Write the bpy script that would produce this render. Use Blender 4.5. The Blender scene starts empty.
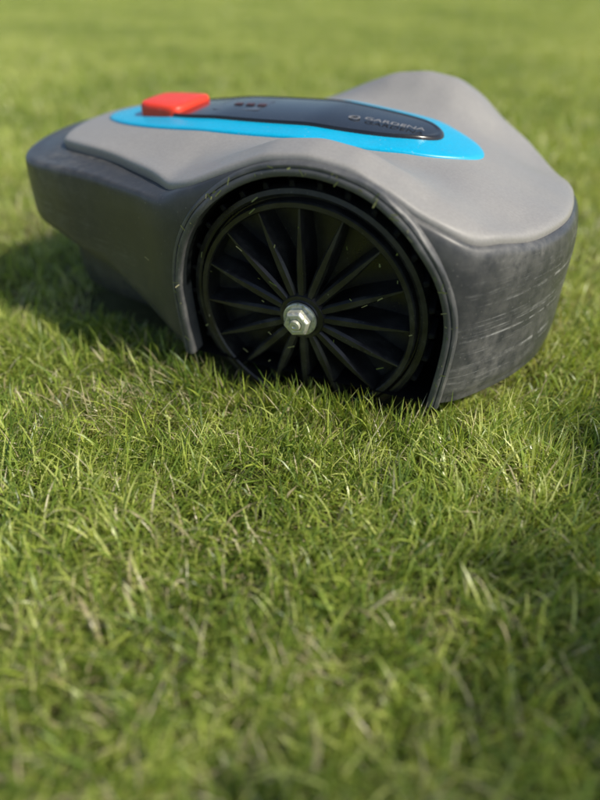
import bpy, math, numpy as np
from mathutils import Matrix, Vector
rng = np.random.default_rng(7)
scene = bpy.context.scene
scene.view_settings.view_transform='Standard'
scene.view_settings.look='None'
scene.view_settings.exposure=0

# ------------------------------------------------------------------ helpers
def link(ob, parent=None):
    scene.collection.objects.link(ob)
    if parent: ob.parent=parent
    return ob

def empty(name):
    e=bpy.data.objects.new(name,None); e.empty_display_size=.05
    return link(e)

def mesh_obj(name, verts, faces, mat=None, parent=None, smooth=True, angle=35):
    me=bpy.data.meshes.new(name)
    me.from_pydata([tuple(map(float,v)) for v in verts],[],[tuple(map(int,f)) for f in faces])
    me.update()
    fix_normals(me)
    if smooth:
        me.shade_smooth(); me.set_sharp_from_angle(angle=math.radians(angle))
    ob=bpy.data.objects.new(name,me)
    if mat: me.materials.append(mat)
    return link(ob,parent)

def fix_normals(me):
    import bmesh
    bm=bmesh.new(); bm.from_mesh(me)
    bmesh.ops.recalc_face_normals(bm,faces=bm.faces)
    bm.to_mesh(me); bm.free()

def bevel(ob,w,seg=3,angle=30):
    m=ob.modifiers.new('bevel','BEVEL'); m.width=w; m.segments=seg; m.limit_method='ANGLE'; m.angle_limit=math.radians(angle)
    return ob

def newmat(name):
    m=bpy.data.materials.new(name); m.use_nodes=True
    nt=m.node_tree; nt.nodes.clear()
    out=nt.nodes.new('ShaderNodeOutputMaterial')
    return m,nt,out

class N:
    def __init__(s,nt): s.nt=nt
    def add(s,t,**kw):
        n=s.nt.nodes.new(t)
        for k,v in kw.items(): setattr(n,k,v)
        return n
    def l(s,a,b): s.nt.links.new(a,b)
    def noise(s,vec,scale,detail=4,rough=.55):
        n=s.add('ShaderNodeTexNoise'); n.inputs['Scale'].default_value=scale
        n.inputs['Detail'].default_value=detail; n.inputs['Roughness'].default_value=rough
        if vec is not None: s.l(vec,n.inputs['Vector'])
        return n.outputs['Fac']
    def ramp(s,fac,stops):
        n=s.add('ShaderNodeValToRGB'); e=n.color_ramp.elements
        while len(e)<len(stops): e.new(.5)
        for el,(p,c) in zip(e,stops):
            el.position=p; el.color=c if len(c)==4 else (*c,1)
        s.l(fac,n.inputs[0]); return n.outputs[0]
    def mix(s,fac,a,b,blend='MIX'):
        n=s.add('ShaderNodeMix',data_type='RGBA',blend_type=blend)
        for sock,v in ((n.inputs[0],fac),(n.inputs[6],a),(n.inputs[7],b)):
            if isinstance(v,(int,float)): sock.default_value=v
            elif isinstance(v,tuple): sock.default_value=(*v,1) if len(v)==3 else v
            else: s.l(v,sock)
        return n.outputs[2]
    def math(s,op,a,b=None,clamp=False):
        n=s.add('ShaderNodeMath',operation=op,use_clamp=clamp)
        for sock,v in zip(n.inputs,(a,b)):
            if v is None: continue
            if isinstance(v,(int,float)): sock.default_value=v
            else: s.l(v,sock)
        return n.outputs[0]
    def maprange(s,v,a,b,c=0,d=1):
        n=s.add('ShaderNodeMapRange'); s.l(v,n.inputs[0])
        for i,x in zip((1,2,3,4),(a,b,c,d)): n.inputs[i].default_value=x
        return n.outputs[0]
    def mapping(s,vec,scale=(1,1,1),rot=(0,0,0)):
        n=s.add('ShaderNodeMapping'); n.inputs['Scale'].default_value=scale; n.inputs['Rotation'].default_value=rot
        s.l(vec,n.inputs['Vector']); return n.outputs[0]

# ------------------------------------------------------------------ materials
def plastic(name,col,rough=.5,dust=.25,dustcol=(.33,.31,.27),scratch=0.0,bump=.15,spec=.5,speck=.5,blotch=14):
    m,nt,out=newmat(name); k=N(nt)
    b=k.add('ShaderNodeBsdfPrincipled'); k.l(b.outputs[0],out.inputs[0])
    tc=k.add('ShaderNodeTexCoord').outputs['Object']
    n1=k.noise(tc,blotch,6,.6); n2=k.noise(tc,90,4,.6); n3=k.noise(tc,420,3,.5)
    df=k.math('MULTIPLY',k.maprange(n1,.38,.72),k.maprange(n2,.35,.7))
    df=k.math('MULTIPLY',df,dust,True)
    c=k.mix(df,col,dustcol)
    gr=k.maprange(n3,.3,.7,.93,1.07)
    c=k.mix(1.0,c,gr,'MULTIPLY')
    if speck:
        vo=k.add('ShaderNodeTexVoronoi'); vo.inputs['Scale'].default_value=190; k.l(tc,vo.inputs['Vector'])
        n4=k.noise(tc,35,3)
        sp=k.math('MULTIPLY',k.maprange(vo.outputs['Distance'],.16,.06),k.maprange(n4,.45,.56),True)
        sp=k.math('MULTIPLY',sp,speck)
        c=k.mix(sp,c,dustcol)
    if scratch>0:
        mp=k.mapping(tc,(5,5,260),(math.radians(4),math.radians(5),0))
        s1=k.noise(mp,1.0,6,.75)
        mp2=k.mapping(tc,(7,7,120),(math.radians(-9),math.radians(12),0))
        s2=k.noise(mp2,1.0,5,.75)
        brk=k.maprange(k.noise(tc,60,4,.7),.42,.6)
        s=k.math('MAXIMUM',k.maprange(s1,.53,.68),k.math('MULTIPLY',k.maprange(s2,.56,.7),.7))
        s=k.math('MULTIPLY',s,brk)
        sx=k.add('ShaderNodeSeparateXYZ'); k.l(tc,sx.inputs[0])
        wx=k.maprange(sx.outputs['X'],.09,.16)
        wf=k.maprange(sx.outputs['X'],-.15,-.30,0,.35)
        wx=k.math('MAXIMUM',wx,wf)
        wz=k.math('MULTIPLY',k.maprange(sx.outputs['Z'],.170,.13),k.maprange(sx.outputs['Z'],.03,.06))
        s=k.math('MULTIPLY',k.math('MULTIPLY',s,wx),k.math('MULTIPLY',wz,scratch),True)
        c=k.mix(s,c,(.45,.45,.44))
        hz=k.math('MULTIPLY',k.math('MULTIPLY',k.maprange(n1,.35,.65),k.maprange(n2,.3,.6)),k.math('MULTIPLY',wx,.32))
        c=k.mix(hz,c,(.30,.29,.27))
    k.l(c,b.inputs['Base Color'])
    rr=k.maprange(n1,.3,.7,rough-.08,rough+.12); k.l(rr,b.inputs['Roughness'])
    b.inputs['Specular IOR Level'].default_value=spec
    bp=k.add('ShaderNodeBump'); bp.inputs['Strength'].default_value=bump; bp.inputs['Distance'].default_value=.0006
    k.l(n3,bp.inputs['Height']); k.l(bp.outputs[0],b.inputs['Normal'])
    return m

M_shell=plastic('shell_light_grey',(.27,.26,.25),.43,.16,(.42,.40,.36),0,.04,speck=.45)
M_body=plastic('body_dark_grey',(.040,.042,.046),.36,.24,(.22,.21,.19),.85,.10,.5)
M_lip=plastic('arch_lip_grey',(.072,.074,.078),.38,.5,(.30,.29,.26),0,.12,.5)
M_blue=plastic('trim_cyan',(.0,.40,.66),.30,.05,(.4,.45,.45),0,.03)
M_black=plastic('panel_black',(.012,.012,.014),.14,.05,(.2,.2,.2),0,.0,.6)
M_wheel=plastic('wheel_black',(.010,.010,.011),.34,.40,(.13,.13,.11),0,.15,blotch=40)
M_rubber=plastic('tyre_rubber',(.008,.008,.009),.75,.15,(.06,.06,.045),0,.3,.2)
M_well=plastic('well_black',(.006,.006,.006),.8,.05,(.03,.03,.03),0,.1,.1,speck=0)
M_red=plastic('button_red',(.80,.045,.015),.42,.1,(.6,.4,.3),0,.05)
M_white=plastic('mark_white',(.22,.22,.23),.5,.0,(.5,.5,.5),0,0,speck=0)
M_zinc,nt,out=newmat('zinc_nut'); k=N(nt)
b=k.add('ShaderNodeBsdfPrincipled'); k.l(b.outputs[0],out.inputs[0])
tc=k.add('ShaderNodeTexCoord').outputs['Object']
nz=k.noise(tc,260,5,.6)
k.l(k.ramp(nz,[(.35,(.70,.70,.64)),(.55,(.55,.55,.45)),(.68,(.22,.26,.12))]),b.inputs['Base Color'])
k.l(k.maprange(nz,.45,.6,.7,.1),b.inputs['Metallic']); b.inputs['Roughness'].default_value=.36

def grass_mat(name):
    m,nt,out=newmat(name); k=N(nt)
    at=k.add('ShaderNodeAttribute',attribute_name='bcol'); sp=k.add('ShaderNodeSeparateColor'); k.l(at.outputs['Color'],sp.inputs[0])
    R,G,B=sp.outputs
    geo=k.add('ShaderNodeNewGeometry').outputs['Position']
    nL=k.noise(geo,.9,3); nM=k.noise(geo,9,3)
    f=k.math('ADD',k.math('MULTIPLY',R,.9),k.math('ADD',k.math('MULTIPLY',k.math('SUBTRACT',nL,.46),1.5),k.math('MULTIPLY',k.math('SUBTRACT',nM,.48),1.2)))
    c=k.ramp(f,[(.0,(.105,.18,.03)),(.35,(.265,.37,.055)),(.65,(.46,.54,.10)),(1.0,(.68,.71,.27))])
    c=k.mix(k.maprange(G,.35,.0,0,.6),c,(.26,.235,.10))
    straw=k.mix(R,(.44,.37,.20),(.74,.68,.46))
    c=k.mix(B,c,straw)
    p=k.add('ShaderNodeBsdfPrincipled'); k.l(c,p.inputs['Base Color']); p.inputs['Roughness'].default_value=.36
    p.inputs['Specular IOR Level'].default_value=.6
    t=k.add('ShaderNodeBsdfTranslucent'); k.l(k.mix(1.0,c,(1.25,1.2,.6),'MULTIPLY'),t.inputs[0])
    mx=k.add('ShaderNodeMixShader'); mx.inputs[0].default_value=.36
    k.l(p.outputs[0],mx.inputs[1]); k.l(t.outputs[0],mx.inputs[2]); k.l(mx.outputs[0],out.inputs[0])
    return m
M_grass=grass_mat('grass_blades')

M_ground,nt,out=newmat('lawn_soil'); k=N(nt)
b=k.add('ShaderNodeBsdfPrincipled'); k.l(b.outputs[0],out.inputs[0]); b.inputs['Roughness'].default_value=.95
b.inputs['Specular IOR Level'].default_value=.1
geo=k.add('ShaderNodeNewGeometry').outputs['Position']
n1=k.noise(geo,.7,5); n2=k.noise(geo,130,5,.7)
near=k.ramp(n2,[(.3,(.05,.055,.018)),(.6,(.11,.11,.045)),(.75,(.19,.16,.08))])
far=k.ramp(n1,[(.35,(.15,.22,.04)),(.65,(.28,.33,.08))])
ln=k.add('ShaderNodeVectorMath',operation='LENGTH'); k.l(geo,ln.inputs[0])
k.l(k.mix(k.maprange(ln.outputs['Value'],3,15),near,far),b.inputs['Base Color'])

# ------------------------------------------------------------------ blade generator
def blades_mesh(name,x,y,z0,L,w,phi,th0,bend,dry,levels=5,mat=None):
    n=len(x); S=np.linspace(0,1,levels)
    rr=rng.random(n); tw=rng.normal(0,.5,n)
    hx=np.zeros((n,levels)); hz=np.zeros((n,levels))
    for i in range(1,levels):
        sm=(S[i]+S[i-1])/2; a=th0+bend*sm**1.3; d=(S[i]-S[i-1])*L
        hx[:,i]=hx[:,i-1]+np.sin(a)*d; hz[:,i]=hz[:,i-1]+np.cos(a)*d
    side=rng.normal(0,.3,n)[:,None]*hx*S[None,:]
    cx=x[:,None]+hx*np.cos(phi)[:,None]-side*np.sin(phi)[:,None]; cy=y[:,None]+hx*np.sin(phi)[:,None]+side*np.cos(phi)[:,None]; cz=z0+np.maximum(hz,.0015)
    pa=phi[:,None]+np.pi/2+tw[:,None]*(1+1.2*S[None,:])
    prof=np.interp(S,[0,.3,.7,.93,1],[.75,1,.85,.4,.12])
    hw=w[:,None]*.5*prof[None,:]
    nv=2*(levels-1)+1
    V=np.zeros((n,nv,3),np.float32)
    for i in range(levels-1):
        V[:,2*i,0]=cx[:,i]-np.cos(pa[:,i])*hw[:,i]; V[:,2*i,1]=cy[:,i]-np.sin(pa[:,i])*hw[:,i]; V[:,2*i,2]=cz[:,i]
        V[:,2*i+1,0]=cx[:,i]+np.cos(pa[:,i])*hw[:,i]; V[:,2*i+1,1]=cy[:,i]+np.sin(pa[:,i])*hw[:,i]; V[:,2*i+1,2]=cz[:,i]
    V[:,-1,0]=cx[:,-1];V[:,-1,1]=cy[:,-1];V[:,-1,2]=cz[:,-1]
    pat=[]; starts=[]; c=0
    for i in range(levels-2):
        pat+= [2*i,2*i+1,2*i+3,2*i+2]; starts.append(c); c+=4
    i=levels-2; pat+=[2*i,2*i+1,2*i+2]; starts.append(c); c+=3
    pat=np.array(pat); loops=(np.arange(n)[:,None]*nv+pat[None,:]).astype(np.int32).ravel()
    st=(np.arange(n)[:,None]*c+np.array(starts)[None,:]).astype(np.int32).ravel()
    me=bpy.data.meshes.new(name)
    me.vertices.add(n*nv); me.vertices.foreach_set('co',V.ravel())
    me.loops.add(len(loops)); me.loops.foreach_set('vertex_index',loops)
    me.polygons.add(len(st)); me.polygons.foreach_set('loop_start',st)
    me.update(calc_edges=True)
    me.shade_smooth()
    col=np.ones((n,nv,4),np.float32)
    col[:,:,0]=rr[:,None]
    sv=np.array([S[j//2] for j in range(nv-1)]+[1.0]); col[:,:,1]=sv[None,:]; col[:,:,2]=dry[:,None]
    a=me.attributes.new('bcol','FLOAT_COLOR','POINT'); a.data.foreach_set('color',col.ravel())
    if mat: me.materials.append(mat)
    return me

def field(x,y,f,s):
    return (np.sin(x*f+s)+np.sin(y*f*1.13+s*2.1)+np.sin((x+y)*f*.71+s*3.3)+np.sin((x-y)*f*1.37+s*.7))/4

# ------------------------------------------------------------------ mower geometry
YC=.19
half=[(.203,0),(.198,.06),(.180,.11),(.155,.150),(.130,.178),(.10,.189),(.05,.19),(0,.19),(-.05,.19),(-.10,.19),(-.135,.184),(-.17,.170),(-.22,.154),(-.285,.140),(-.337,.117),(-.364,.068),(-.372,0)]
ctrl=half+[(x,-v) for x,v in half[-2:0:-1]]
def catmull_closed(P,per=16):
    P=np.array(P,float); n=len(P); out=[]
    for i in range(n):
        p0,p1,p2,p3=P[i-1],P[i],P[(i+1)%n],P[(i+2)%n]
        for t in np.linspace(0,1,per,endpoint=False):
            out.append(.5*((2*p1)+(-p0+p2)*t+(2*p0-5*p1+4*p2-p3)*t*t+(-p0+3*p1-3*p2+p3)*t**3))
    return np.array(out)
def resample(P,n):
    Q=np.vstack([P,P[:1]]); d=np.r_[0,np.cumsum(np.linalg.norm(np.diff(Q,axis=0),axis=1))]
    t=np.linspace(0,d[-1],n,endpoint=False)
    return np.c_[np.interp(t,d,Q[:,0]),np.interp(t,d,Q[:,1])]
NT=320
OUT=resample(catmull_closed(ctrl),NT)
tan=np.roll(OUT,-1,0)-np.roll(OUT,1,0); tan/=np.linalg.norm(tan,axis=1)[:,None]
nor=np.c_[-tan[:,1],tan[:,0]]
if ((OUT+nor*.01-np.array([-.07,0]))**2).sum()>((OUT-nor*.01-np.array([-.07,0]))**2).sum(): nor=-nor
for _ in range(6): nor=(np.roll(nor,1,0)+nor*2+np.roll(nor,-1,0))/4
nor/=np.linalg.norm(nor,axis=1)[:,None]

xs=np.arange(-.45,.30,.001)
def table(pts,win):
    a=np.interp(xs,[p[0] for p in pts],[p[1] for p in pts]); kk=np.hanning(win); kk/=kk.sum()
    return np.convolve(np.pad(a,win//2,mode='edge'),kk,'valid')[:len(xs)]
T_f=table([(-.37,.186),(-.27,.190),(-.196,.186),(-.131,.188),(-.10,.199),(-.07,.212),(-.035,.2255),(0,.2290),(.035,.2235),(.065,.209),(.0865,.193),(.13,.168),(.17,.158),(.22,.154)],25)
T_d=table([(-.37,.186),(-.29,.196),(-.15,.211),(-.05,.214),(.05,.205),(.1,.191),(.15,.172),(.22,.155)],41)
fender=lambda X:np.interp(X,xs,T_f); deck=lambda X:np.interp(X,xs,T_d)
def sstep(a,b,x):
    t=np.clip((x-a)/(b-a),0,1); return t*t*(3-2*t)
def Z(X,v):
    w=sstep(.075,.155,np.abs(v))
    fX=X-.012*sstep(.0,.08,-v)
    z=(deck(X)-.7*v*v)*(1-w)+(fender(fX)+.004*(1-sstep(.145,.18,np.abs(v))))*w
    return z+sstep(.05,.12,X)*(.009*sstep(-.03,.10,v)-.005*sstep(.02,.11,-v))
os_=np.interp(OUT[:,0],[-.37,-.25,-.17,-.11,.1,.16,.22],[.046,.036,.024,.010,.010,.010,.010])
SE=OUT+nor*os_[:,None]
for _ in range(8): SE=(np.roll(SE,1,0)+SE*2+np.roll(SE,-1,0))/4
zs=Z(SE[:,0],SE[:,1])

mower=empty('robotic_lawn_mower')
def toL(P,z): return np.c_[P[:,0],YC-P[:,1],z]

rs=np.r_[1.0,.997,.99,.975,np.linspace(.95,.02,44)]
drop=np.interp(rs,[.975,.99,.997,1.0],[0,.0006,.002,.0042])
C=np.array([-.07,0.])
F=[]; rings=[]
for off,dd in zip([.010,.0012,.0],[-.014,-.013,-.007]):
    P=SE+nor*off; rings.append(toL(P,zs+dd))
for r,dp in zip(rs,drop):
    P=C+(SE-C)*r; rings.append(toL(P,Z(P[:,0],P[:,1])-dp))
V=np.vstack(rings); nr=len(rings)
for i in range(nr-1):
    for j in range(NT):
        j2=(j+1)%NT; F.append((i*NT+j,i*NT+j2,(i+1)*NT+j2,(i+1)*NT+j))
F.append(tuple((nr-1)*NT+j for j in range(NT)))
mesh_obj('top_shell',V,F,M_shell,mower,angle=50)

zc=np.interp(OUT[:,0],[-.37,-.30,-.22,-.16,-.13,-.08],[.118,.110,.088,.058,.045,.042])
lo=np.interp(OUT[:,0],[-.37,-.2,-.15,-.12],[.032,.026,.009,.002])
gp=np.interp(OUT[:,0],[-.37,-.17,-.12,.1,.15],[.0105,.0105,.0058,.0058,.0075])
zb=.03
def prof(i):
    s=zs[i]; c=zc[i]; l=lo[i]; o=os_[i]; g=gp[i]
    return [(l+.016,zb),(l+.004,zb+.006),(l,max(c-.016,zb+.009)),(l*.8,c-.006),(.001,c),(-.0005,c+.006),(0,c+.35*(s-c)),(.0,s-.045),(.001,s-.028),(.0035,s-.015),(.0035+(o-.0035)*.35,s-g-.0025),(.0035+(o-.0035)*.8,s-g),(o+.001,s-g),(o+.006,s-g-.007),(o+.03,s-.024)]
def cat_open(P,per=4):
    P=np.array(P,float); n=len(P); out=[]
    for i in range(n-1):
        p1,p2=P[i],P[i+1]; p0=P[max(i-1,0)]; p3=P[min(i+2,n-1)]
        sharp=i in (2,3,4)
        for t in np.linspace(0,1,per,endpoint=False):
            if sharp: out.append(p1+(p2-p1)*t)
            else:
                q=.5*((2*p1)+(-p0+p2)*t+(2*p0-5*p1+4*p2-p3)*t*t+(-p0+3*p1-3*p2+p3)*t**3); out.append(q)
    out.append(P[-1]); return np.array(out)
PR=np.array([cat_open(prof(i)) for i in range(NT)])
K=PR.shape[1]; rings=[]
for kx in range(K):
    P=OUT+nor*PR[:,kx,0][:,None]; rings.append(toL(P,PR[:,kx,1]))
V=np.vstack(rings);F=[]
for i in range(K-1):
    for j in range(NT):
        j2=(j+1)%NT; F.append((i*NT+j,i*NT+j2,(i+1)*NT+j2,(i+1)*NT+j))
F.append(tuple(j for j in range(NT))); F.append(tuple((K-1)*NT+j for j in range(NT)))
body=mesh_obj('lower_body',V,F,M_body,None)

RC=.119; ZC=.096
def arch(R,zlow=-.02,n=64):
    a=np.linspace(0,np.pi,n)
    pts=[(R*math.cos(t),ZC+R*math.sin(t)) for t in a]
    side=[(-(R-.005*(s**1.5)),ZC-(ZC-zlow)*s) for s in np.linspace(0,1,14)[1:]]
    side2=[(-x,z) for x,z in side][::-1]
    return side2+pts+side
def prism(name,pts,y0,y1,mat,parent,caps=(True,True)):
    n=len(pts); V=[(x,y0,z) for x,z in pts]+[(x,y1,z) for x,z in pts]
    F=[(i,i+1,n+i+1,n+i) for i in range(n-1)]
    F.append((n-1,0,n,2*n-1))
    if caps[0]: F.append(tuple(range(n)))
    if caps[1]: F.append(tuple(range(n,2*n)))
    return mesh_obj(name,V,F,mat,parent)
WD=.070
cut1=prism('c1',arch(RC),-.05,WD+.002,None,None); cut2=prism('c2',arch(RC),2*YC-WD-.002,.43,None,None)
for c in (cut1,cut2):
    m=body.modifiers.new('b','BOOLEAN'); m.operation='DIFFERENCE'; m.object=c; m.solver='EXACT'
dg=bpy.context.evaluated_depsgraph_get(); dg.update()
me2=bpy.data.meshes.new_from_object(body.evaluated_get(dg))
body.modifiers.clear(); body.data=me2
me2.shade_smooth(); me2.set_sharp_from_angle(angle=math.radians(38))
for c in (cut1,cut2): bpy.data.objects.remove(c)
body.parent=mower

def vout(X):
    sel=OUT[OUT[:,1]>0]; o=np.argsort(sel[:,0]); return np.interp(X,sel[o,0],sel[o,1])

def lip(name,side):
    pts=np.array(arch(RC,zlow=.034)); n=len(pts)
    tg=np.gradient(pts,axis=0); tg/=np.linalg.norm(tg,axis=1)[:,None]
    nn=np.c_[tg[:,1],-tg[:,0]]
    nn*=np.sign((nn*(pts-np.array([0,ZC]))).sum(1))[:,None]
    pr=[(-.0015,.016),(-.0015,.001),(-.0008,-.0010),(.0008,-.0018),(.003,-.0016),(.0044,-.0010),(.0050,-.0001),(.0056,-.0010),(.0072,-.0009),(.0084,.0002),(.0092,.003),(.0092,.016)]
    V=[];F=[];m=len(pr)
    for i in range(n):
        bx=.19-vout(pts[i,0]); wob=.0004*math.sin(i*.9)+.0004*math.sin(i*.37+1)
        for (r,yy) in pr:
            p=pts[i]+nn[i]*(r)
            topin=.0045*sstep(.17,.215,p[1])
            Y=bx+yy+topin+(wob if yy<0 else 0)
            V.append((p[0],Y if side==0 else 2*YC-Y,p[1]))
    for i in range(n-1):
        for j in range(m-1): F.append((i*m+j,i*m+j+1,(i+1)*m+j+1,(i+1)*m+j))
    F.append(tuple(range(m))); F.append(tuple((n-1)*m+j for j in range(m)))
    mesh_obj(name,V,F,M_lip,mower)
lip('near_arch_lip',0); lip('far_arch_lip',1)
prism('near_wheel_well',arch(RC-.0015,zlow=.032),.010,WD,M_well,mower,(False,True))
prism('far_wheel_well',arch(RC-.0015,zlow=.032),2*YC-WD,2*YC-.010,M_well,mower,(True,False))

def ringmesh(prof_,n=96):
    m=len(prof_);V=[];F=[]
    for i in range(n):
        a=2*math.pi*i/n
        for r,y in prof_: V.append((r*math.cos(a),y,r*math.sin(a)))
    for i in range(n):
        i2=(i+1)%n
        for j in range(m-1): F.append((i*m+j,i*m+j+1,i2*m+j+1,i2*m+j))
    return V,F
def merge(parts):
    V=[];F=[]
    for v,f in parts:
        o=len(V); V+=list(v); F+=[tuple(q+o for q in ff) for ff in f]
    return V,F
def box8(pts): return pts,[(0,1,2,3),(7,6,5,4),(0,4,5,1),(1,5,6,2),(2,6,7,3),(3,7,4,0)]
def wheel(name,side,cz=.0935):
    e=bpy.data.objects.new(name,None); link(e,mower)
    e.location=(-.004,0 if side==0 else 2*YC,cz); e.scale=(1.075,1,1.075)
    if side: e.rotation_euler=(0,0,math.pi)
    y0=.010; yn=.001
    V,F=ringmesh([(.101,y0+.050),(.101,y0+.009),(.100,y0+.006),(.0965,y0+.005),(.0945,y0+.006),(.0935,y0+.011),(.0925,y0+.011),(.0920,y0+.003),(.0910,y0+.0015),(.0875,y0+.0015),(.0865,y0+.003),(.086,y0+.024),(.05,y0+.027),(.024,y0+.024),(.0215,y0+.006),(.020,y0+.001),(.0185,y0-.002),(.0155,y0-.0025),(.0145,y0-.0035),(.0001,y0-.0035)])
    mesh_obj('wheel_disc',V,F,M_wheel,e,angle=30)
    NS=16; parts=[]
    for i in range(NS):
        a=2*math.pi*(i+.1)/NS+math.pi/2
        ca,sa=math.cos(a),math.sin(a)
        prof_=[(.018,.0038,.0032),(.026,.0046,.0040),(.042,.0050,.0041),(.062,.0041,.0031),(.076,.0030,.0018),(.0867,.0025,.0010)]
        V=[];F=[]
        for r,wb,wf in prof_:
            yf=y0+np.interp(r,[.018,.03,.06,.0867],[-.001,-.001,.0,.0030])
            for (w,y) in ((-wb,y0+.027),(-wf,yf+.0024),(-wf*.55,yf),(wf*.55,yf),(wf,yf+.0024),(wb,y0+.027)):
                V.append((r*ca-w*sa,y,r*sa+w*ca))
        m=6
        for q in range(len(prof_)-1):
            for j in range(m-1): F.append((q*m+j,q*m+j+1,(q+1)*m+j+1,(q+1)*m+j))
        F.append(tuple(range(m))); F.append(tuple((len(prof_)-1)*m+j for j in range(m)))
        parts.append((V,F))
    V,F=merge(parts); mesh_obj('spokes',V,F,M_wheel,e,angle=30)
    parts=[]
    for i in range(30):
        for row,(ya,yb,off) in enumerate(((y0+.008,y0+.026,0),(y0+.029,y0+.050,.5))):
            a=2*math.pi*(i+off)/30; da=.030
            P=[]
            for y,sk in ((ya,0),(yb,.06)):
                for r,w in ((.098,da),(.098,-da),(.1055,-da*.6),(.1055,da*.6)):
                    aa=a+w+sk*(1 if row==0 else -1); P.append((r*math.cos(aa),y,r*math.sin(aa)))
            parts.append(box8(P))
    V,F=merge(parts); bevel(mesh_obj('tread_lugs',V,F,M_rubber,e,angle=30),.0012,2)
    V,F=ringmesh([(.0001,-.004+y0+yn),(.0135,y0-.0045+yn),(.0142,y0-.0055+yn),(.0140,y0-.0072+yn),(.0132,y0-.0078+yn),(.0001,y0-.0078+yn)],48)
    mesh_obj('washer',V,F,M_zinc,e)
    V=[];F=[]
    pr=[(.0112,y0-.0070+yn),(.0115,y0-.0145+yn),(.0098,y0-.0170+yn),(.0062,y0-.0172+yn),(.0056,y0-.0160+yn),(.0001,y0-.0160+yn)]
    m=len(pr)
    for i in range(6):
        a=math.pi/3*i+.25
        for r,y in pr: V.append((r*math.cos(a),y,r*math.sin(a)))
    for i in range(6):
        i2=(i+1)%6
        for j in range(m-1): F.append((i*m+j,i*m+j+1,i2*m+j+1,i2*m+j))
    bevel(mesh_obj('hex_nut',V,F,M_zinc,e,angle=25),.0007,2)
    V,F=ringmesh([(.0046,y0-.010+yn),(.0046,y0-.0185+yn),(.0040,y0-.0195+yn),(.0018,y0-.0197+yn),(.0012,y0-.0190+yn),(.0001,y0-.0190+yn)],32)
    mesh_obj('bolt_end',V,F,M_zinc,e)
    return e
wheel('near_wheel',0); wheel('far_wheel',1)

V,F=ringmesh([(.001,.0),(.03,.0),(.034,.004),(.034,.026),(.03,.03),(.001,.03)],40)
c=mesh_obj('caster_wheel',V,F,M_rubber,mower); c.location=(-.26,YC-.015,.036)
V,F=box8([(-.29,YC-.024,.02),(-.22,YC-.024,.02),(-.22,YC-.018,.02),(-.29,YC-.018,.02),(-.29,YC-.024,.06),(-.22,YC-.024,.06),(-.22,YC-.018,.06),(-.29,YC-.018,.06)])
mesh_obj('caster_fork',V,F,M_well,mower)

def pad(name,xc,af,ar,hw,exp,prof_,mat,n=160,taper=0.0):
    V=[];F=[];m=len(prof_)
    for (r,dz) in prof_:
        for i in range(n):
            t=2*math.pi*i/n; c,s=math.cos(t),math.sin(t)
            ux=np.sign(c)*abs(c)**(2/exp); uy=np.sign(s)*abs(s)**(2/exp)
            X=xc+(ar if ux>0 else af)*ux*r; v=hw*uy*r*(1+taper*ux)
            V.append((X,YC-v,float(Z(X,v))+dz))
    for q in range(m-1):
        for i in range(n):
            i2=(i+1)%n; F.append((q*n+i,q*n+i2,(q+1)*n+i2,(q+1)*n+i))
    F.append(tuple((m-1)*n+i for i in range(n)))
    return mesh_obj(name,V,F,mat,mower,angle=45)
inner=[(r,.0) for r in np.linspace(.95,.03,26)]
pad('cyan_trim',-.09,.210,.194,.078,2.15,[(1.012,-.002),(1.008,.0008),(1.0,.0018),(.985,.0022)]+[(r,.0024) for r,_ in inner],M_blue,taper=.05)
pad('control_panel',-.09,.15,.155,.050,2.3,[(1.01,.001),(1.005,.0044),(.992,.0055),(.975,.0055),(.965,.0048)]+[(r,.0048) for r,_ in inner],M_black,taper=.02)
def slab(name,X0,X1,v0,v1,dz,h,mat,bv=.001):
    P=[]
    for lvl in (0,1):
        for X,v in ((X0,v0),(X1,v0),(X1,v1),(X0,v1)):
            P.append((X,YC-v,float(Z(X,v))+dz+(h if lvl else 0)))
    V,F=box8(P); o=mesh_obj(name,V,F,mat,mower); bevel(o,bv,3); return o
M_disp=plastic('display_glass',(.03,.02,.018),.1,0,(.1,.1,.1),0,0,.7,speck=0)
slab('display',-.165,-.115,-.022,.022,.0045,.0008,M_disp,.0004)
M_key=plastic('key_mark_red',(.07,.02,.018),.4,.0,(.1,.1,.1),0,0,speck=0)
for i in range(3): slab('key_%d'%(i+1),-.150+i*.013,-.142+i*.013,-.004,.004,.0052,.0006,M_key,.0002)
def button():
    V=[];F=[];n=64
    pr=[(1.0,0,-.002),(1.0,.55,0),(.985,.82,0),(.94,.96,0),(.86,1.0,0),(.5,1.0,0),(.1,1.0,0)]
    for r,h,dd in pr:
        for i in range(n):
            t=2*math.pi*i/n; c,s=math.cos(t),math.sin(t); e=5
            ux=np.sign(c)*abs(c)**(2/e); uy=np.sign(s)*abs(s)**(2/e)
            X=-.224+.028*ux*r; v=.034*uy*r*(1-.14*(-ux))
            top=.0135-.09*(X+.226)
            V.append((X,YC-v,float(Z(X,v))+dd+top*h))
    for q in range(len(pr)-1):
        for i in range(n):
            i2=(i+1)%n; F.append((q*n+i,q*n+i2,(q+1)*n+i2,(q+1)*n+i))
    F.append(tuple((len(pr)-1)*n+i for i in range(n)))
    mesh_obj('stop_button',V,F,M_red,mower,angle=40)
button()
def label(txt,X,v,size):
    cu=bpy.data.curves.new('lettering','FONT'); cu.body=txt; cu.size=size; cu.extrude=.0002; cu.align_x='LEFT'; cu.align_y='CENTER'
    o=bpy.data.objects.new('lettering',cu); link(o,mower); cu.materials.append(M_white)
    o.location=(X,YC-v,float(Z(X,v))+.0066)
    sl=(float(Z(X+.05,v))-float(Z(X,v)))/.05
    o.rotation_euler=(0,-math.atan(sl),0)
label('GARDENA',-.008,.012,.0125)
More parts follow.
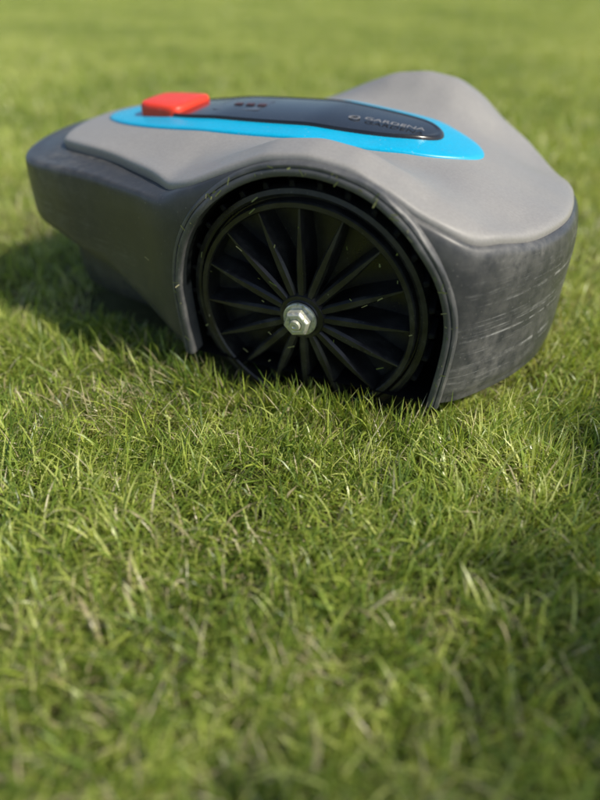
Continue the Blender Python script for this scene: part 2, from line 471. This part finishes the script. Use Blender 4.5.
V,F=ringmesh([(.0042,0),(.0042,.0006),(.0056,.0006),(.0056,0)],32)
o=mesh_obj('emblem',[(x,z,y) for x,y,z in V],F,M_white,mower); o.location=(-.018,YC-.012,float(Z(-.018,.012))+.0052)

def clip_mesh():
    n=95; V=[];F=[]
    for i in range(n):
        u=rng.random()
        if u<.5:
            a=rng.random()*6.28; r=.02+.085*math.sqrt(rng.random()); x=r*math.cos(a)-.006; z=.095+r*math.sin(a); y=.0085+.003*rng.random()
            if z<.03: continue
        elif u<.9:
            a=rng.random()*3.9-.38; r=.119+.007*rng.random(); x=r*math.cos(a); z=ZC+r*math.sin(a); y=.19-vout(x)-.0024+.0045*sstep(.17,.215,z)
            if z<.04: z=.04+rng.random()*.05
        else:
            j=rng.integers(0,NT)
            x=OUT[j,0]; y=YC-OUT[j,1]; z=.05+.09*rng.random()
            if OUT[j,1]<0 or abs(x)<.13: continue
            x-=nor[j,0]*.0008; y+=nor[j,1]*.0008
        L=.001+.003*rng.random()**2; w=.0003+.0003*rng.random(); th=rng.random()*6.28
        dx,dz=math.cos(th)*L,math.sin(th)*L; px,pz=-math.sin(th)*w,math.cos(th)*w
        o=len(V); dy=rng.normal(0,.0010)
        V+=[(x-dx-px,y,z-dz-pz),(x-dx+px,y,z-dz+pz),(x+dx+px,y+dy-.0005,z+dz+pz),(x+dx-px,y+dy-.0005,z+dz-pz)]
        F.append((o,o+1,o+2,o+3))
    m,nt,out=newmat('clippings'); k=N(nt); b=k.add('ShaderNodeBsdfPrincipled'); k.l(b.outputs[0],out.inputs[0])
    g=k.add('ShaderNodeNewGeometry').outputs['Random Per Island']
    k.l(k.ramp(g,[(0,(.10,.14,.03)),(.5,(.24,.25,.1)),(1,(.38,.34,.2))]),b.inputs['Base Color'])
    mesh_obj('grass_clippings',V,F,m,mower,smooth=False)
clip_mesh()

YAW=math.radians(-22)
MW=Matrix.Translation((.002,.46,0))@Matrix.Rotation(YAW,4,'Z')@Matrix.Rotation(math.radians(1.0),4,'Y')@Matrix.Rotation(math.radians(2.8),4,'X')
mower.matrix_world=MW

# ------------------------------------------------------------------ lawn
def local(x,y):
    dx=x-.002; dy=y-.46; c,s=math.cos(-YAW),math.sin(-YAW)
    return dx*c-dy*s, dx*s+dy*c
oX=np.linspace(-.372,.203,200); oV=np.array([vout(a) for a in oX])
def inside(x,y,marg,under=0.0):
    X,Y=local(x,y); v=np.abs(YC-Y); lim=np.interp(X,oX,oV,left=-1,right=-1)
    m=np.where(np.abs(X)<.122,marg,marg+under)
    Xe=(X<-.372+under+marg)|(X>.203-under-marg)
    return (v<lim-m)&~Xe
def make(nn,x0,x1,y0,y1,Lm,wm):
    x=rng.uniform(x0,x1,nn); y=rng.uniform(y0,y1,nn)
    q=.012; jx=np.round(x/q)*q+ .004*np.sin(np.round(y/q)*37.); jy=np.round(y/q)*q+.004*np.sin(np.round(x/q)*51.)
    f=rng.random(nn)*.45; x=x+(jx-x)*f; y=y+(jy-y)*f
    keep=~inside(x,y,.003,.03); x=x[keep];y=y[keep]; n=len(x)
    dens=field(x,y,38,1.2)+field(x,y,90,3.); keep=rng.random(n)<np.clip(.80+.5*dens,.3,1); x=x[keep];y=y[keep]; n=len(x)
    L=Lm*np.exp(rng.normal(0,.30,n))*(1+.35*field(x,y,25,5.)+.15*field(x,y,70,2.))
    L=np.clip(L,.010,.050)
    w=wm*np.exp(rng.normal(0,.3,n))
    phi=rng.uniform(0,2*np.pi,n); ld=3*field(x,y,18,.3); m=rng.random(n)<.35
    phi=np.where(m,ld+rng.normal(0,.6,n),phi)
    th0=np.abs(rng.normal(.3,.35,n)); bend=np.abs(rng.normal(.95,.7,n))
    thatch=np.exp(-(((x+.17)/.06)**2+((y-.45)/.04)**2))
    dry=(rng.random(n)<.09+.07*field(x,y,14,2.5)+.3*thatch).astype(float)
    lay=rng.random(n)<.17; th0=np.where(lay,rng.uniform(.9,1.45,n),th0); bend=np.where(lay,rng.uniform(0,.5,n),bend)
    dry=np.where(lay&(rng.random(n)<.35),1.,dry)
    und=inside(x,y,.0); L=np.where(und,np.minimum(L,.024),L)
    X,Y=local(x,y); nearw=(Y<.004)&(Y>-.035)&(np.abs(X+.005)<.12); up=nearw&(rng.random(n)<.6)
    L=np.where(up,np.clip(L*1.5,.02,.05),L); th0=np.where(up,th0*.5,th0); bend=np.where(up,bend*.5,bend)
    tipx=x+np.cos(phi)*L*.6; tipy=y+np.sin(phi)*L*.6
    ins=inside(tipx,tipy,-.002)&~und; phi=np.where(ins,phi+np.pi,phi)
    return x,y,L,w,phi,th0,bend,dry
def cat(a,b): return [np.concatenate(p) for p in zip(a,b)]
A=make(165000,-.85,.95,-.25,1.35,.028,.0014)
B=make(100000,-.42,.45,.02,.62,.027,.0011)
A=cat(A,B)
x,y,L,w,phi,th0,bend,dry=A
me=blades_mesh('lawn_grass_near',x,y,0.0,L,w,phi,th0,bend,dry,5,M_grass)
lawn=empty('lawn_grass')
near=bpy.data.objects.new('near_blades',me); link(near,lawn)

def patch(i,size,n,Lm,wm,lv):
    x=rng.uniform(-size/2,size/2,n); y=rng.uniform(-size/2,size/2,n)
    L=Lm*np.exp(rng.normal(0,.28,n)); w=wm*np.exp(rng.normal(0,.2,n)); phi=rng.uniform(0,6.28,n)
    th0=np.abs(rng.normal(.3,.35,n)); bend=np.abs(rng.normal(.8,.6,n)); dry=(rng.random(n)<.09).astype(float)
    me=blades_mesh('grass_patch',x,y,0,L,w,phi,th0,bend,dry,lv,M_grass)
    return bpy.data.objects.new('grass_patch',me)
def scatter(name,coll,pts):
    me=bpy.data.meshes.new(name); me.from_pydata(pts,[],[])
    n=len(pts)
    a=me.attributes.new('rot','FLOAT','POINT'); a.data.foreach_set('value',rng.integers(0,4,n)*(math.pi/2))
    ob=bpy.data.objects.new(name,me); link(ob,lawn)
    ng=bpy.data.node_groups.new(name,'GeometryNodeTree')
    ng.interface.new_socket('Geometry',in_out='INPUT',socket_type='NodeSocketGeometry')
    ng.interface.new_socket('Geometry',in_out='OUTPUT',socket_type='NodeSocketGeometry')
    gi=ng.nodes.new('NodeGroupInput'); go=ng.nodes.new('NodeGroupOutput')
    ci=ng.nodes.new('GeometryNodeCollectionInfo'); ci.inputs['Collection'].default_value=coll
    ci.inputs['Separate Children'].default_value=True; ci.inputs['Reset Children'].default_value=True
    ip=ng.nodes.new('GeometryNodeInstanceOnPoints'); ip.inputs['Pick Instance'].default_value=True
    na=ng.nodes.new('GeometryNodeInputNamedAttribute'); na.data_type='FLOAT'; na.inputs['Name'].default_value='rot'
    cx=ng.nodes.new('ShaderNodeCombineXYZ')
    ng.links.new(gi.outputs[0],ip.inputs['Points']); ng.links.new(ci.outputs[0],ip.inputs['Instance'])
    ng.links.new(na.outputs['Attribute'],cx.inputs['Z']); ng.links.new(cx.outputs[0],ip.inputs['Rotation'])
    ng.links.new(ip.outputs[0],go.inputs[0])
    md=ob.modifiers.new('scatter','NODES'); md.node_group=ng
c1=bpy.data.collections.new('grass_patches_mid'); c2=bpy.data.collections.new('grass_patches_far')
for i in range(4): c1.objects.link(patch(i,.3,3200,.03,.0026,4))
for i in range(3): c2.objects.link(patch(i,1.0,5200,.038,.008,3))
pts=[]
for ix in range(-18,19):
    for iy in range(-3,26):
        X=ix*.3+.05; Y=iy*.3-.1
        if -.85+.15-.01<=X<=.95-.15+.01 and -.25+.15-.01<=Y<=1.35-.15+.01: continue
        if abs(X)>1.3+Y*.62: continue
        pts.append((X,Y,0))
scatter('mid_blades',c1,pts)
pts=[]
for ix in range(-14,15):
    for iy in range(0,20):
        X=ix*1.0; Y=7.85+iy
        if abs(X)>2+Y*.62: continue
        pts.append((X,Y,0))
scatter('far_blades',c2,pts)

g=mesh_obj('ground',[(-400,-400,0),(400,-400,0),(400,400,0),(-400,400,0)],[(0,1,2,3)],M_ground,None,smooth=False)

# ------------------------------------------------------------------ foliage
def leafmat():
    m,nt,out=newmat('leaves'); k=N(nt)
    g=k.add('ShaderNodeNewGeometry').outputs['Random Per Island']
    c=k.ramp(g,[(0,(.02,.045,.012)),(.6,(.05,.10,.02)),(1,(.09,.15,.03))])
    p=k.add('ShaderNodeBsdfPrincipled'); k.l(c,p.inputs['Base Color']); p.inputs['Roughness'].default_value=.5
    t=k.add('ShaderNodeBsdfTranslucent'); k.l(c,t.inputs[0]); mx=k.add('ShaderNodeMixShader'); mx.inputs[0].default_value=.3
    k.l(p.outputs[0],mx.inputs[1]); k.l(t.outputs[0],mx.inputs[2]); k.l(mx.outputs[0],out.inputs[0]); return m
M_leaf=leafmat()
def leaves(name,P,size,parent):
    n=len(P); a=rng.normal(size=(n,3)); a/=np.linalg.norm(a,axis=1)[:,None]
    b=np.cross(a,rng.normal(size=(n,3))); b/=np.linalg.norm(b,axis=1)[:,None]
    s=size*(.7+.6*rng.random(n))[:,None]
    V=np.stack([P-a*s,P+b*s*.45,P+a*s,P-b*s*.45],1).reshape(-1,3)
    F=np.arange(4*n).reshape(n,4)
    me=bpy.data.meshes.new(name); me.from_pydata(V.tolist(),[],F.tolist()); me.materials.append(M_leaf)
    return link(bpy.data.objects.new(name,me),parent)
M_bark=plastic('bark',(.12,.085,.055),.9,.3,(.2,.17,.13),0,.8,.1)
hedge=empty('hedge')
n=26000
hx=rng.uniform(-24,24,n); hz=2.2*rng.random(n)**.8; hy=27+ .9*rng.random(n)+.35*field(hx,hz*3,1.3,.4)
hz=hz*(1+.12*field(hx,hx*0,1.7,2.))
leaves('hedge_leaves',np.c_[hx,hy,hz],.10,hedge)
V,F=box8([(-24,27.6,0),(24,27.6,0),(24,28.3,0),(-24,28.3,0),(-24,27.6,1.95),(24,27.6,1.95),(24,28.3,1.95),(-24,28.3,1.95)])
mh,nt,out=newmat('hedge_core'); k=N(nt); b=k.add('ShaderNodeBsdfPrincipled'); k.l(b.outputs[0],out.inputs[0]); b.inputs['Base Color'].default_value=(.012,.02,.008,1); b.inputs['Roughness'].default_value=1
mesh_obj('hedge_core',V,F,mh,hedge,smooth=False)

SAZ=(.90,-.436); EL=math.radians(46)
shade_tree=empty('added_shade_tree')  # unseen tree, added only to cast shade over the lower right grass
D=2.6; gx,gy=.52,-.09
TC=np.array([gx+SAZ[0]*D, gy+SAZ[1]*D, D*math.tan(EL)])
n=2600
P=rng.normal(size=(n,3)); P/=np.linalg.norm(P,axis=1)[:,None]
rad=rng.random(n)**(1/2.4)
lump=1+.14*np.sin(P[:,0]*5+1)+.12*np.sin(P[:,1]*6+2)+.1*np.sin(P[:,2]*7)
P=P*(rad*lump)[:,None]*np.array([.50,.50,.42])+TC
leaves('shade_crown',P,.033,shade_tree)
def tube(pts,rads,n=10):
    V=[];F=[]
    for (p,r) in zip(pts,rads):
        for i in range(n):
            a=6.283*i/n; V.append((p[0]+r*math.cos(a),p[1]+r*math.sin(a),p[2]))
    for q in range(len(pts)-1):
        for i in range(n): F.append((q*n+i,q*n+(i+1)%n,(q+1)*n+(i+1)%n,(q+1)*n+i))
    return V,F
parts=[tube([(TC[0],TC[1],0),(TC[0]+.02,TC[1],.6),(TC[0]-.01,TC[1]+.02,1.3),(TC[0],TC[1],TC[2]+.2)],[.05,.035,.03,.01])]
for i in range(9):
    a=i*.7*2; h=TC[2]-.35+.05*i
    parts.append(tube([(TC[0],TC[1],h-.1),(TC[0]+.2*math.cos(a),TC[1]+.2*math.sin(a),h+.08),(TC[0]+.38*math.cos(a),TC[1]+.38*math.sin(a),h+.2)],[.015,.01,.004],6))
V,F=merge(parts); mesh_obj('shade_trunk',V,F,M_bark,shade_tree)

# ------------------------------------------------------------------ light
w=bpy.data.worlds.new('World'); scene.world=w; w.use_nodes=True
nt=w.node_tree; bg=nt.nodes['Background']; sky=nt.nodes.new('ShaderNodeTexSky'); sky.sky_type='NISHITA'; sky.sun_disc=False
az=math.atan2(SAZ[0],SAZ[1])
sky.sun_elevation=EL; sky.sun_rotation=az
nt.links.new(sky.outputs[0],bg.inputs[0]); bg.inputs[1].default_value=.12
sd=bpy.data.lights.new('sun','SUN'); sd.energy=5; sd.angle=math.radians(.53); sd.color=(1,.93,.80)
so=link(bpy.data.objects.new('sun',sd))
dirv=Vector((SAZ[0]*math.cos(EL),SAZ[1]*math.cos(EL),math.sin(EL)))
so.rotation_euler=dirv.to_track_quat('Z','Y').to_euler(); so.location=dirv*10

# ------------------------------------------------------------------ camera
cd=bpy.data.cameras.new('camera'); cam=link(bpy.data.objects.new('camera',cd)); scene.camera=cam
cam.location=(0,0,.332); cam.rotation_euler=(math.radians(90-35),0,0)
cd.sensor_width=36; cd.sensor_fit='AUTO'; cd.lens=27; cd.clip_start=.01; cd.clip_end=1500
cd.dof.use_dof=True; cd.dof.focus_distance=.495; cd.dof.aperture_fstop=1.9
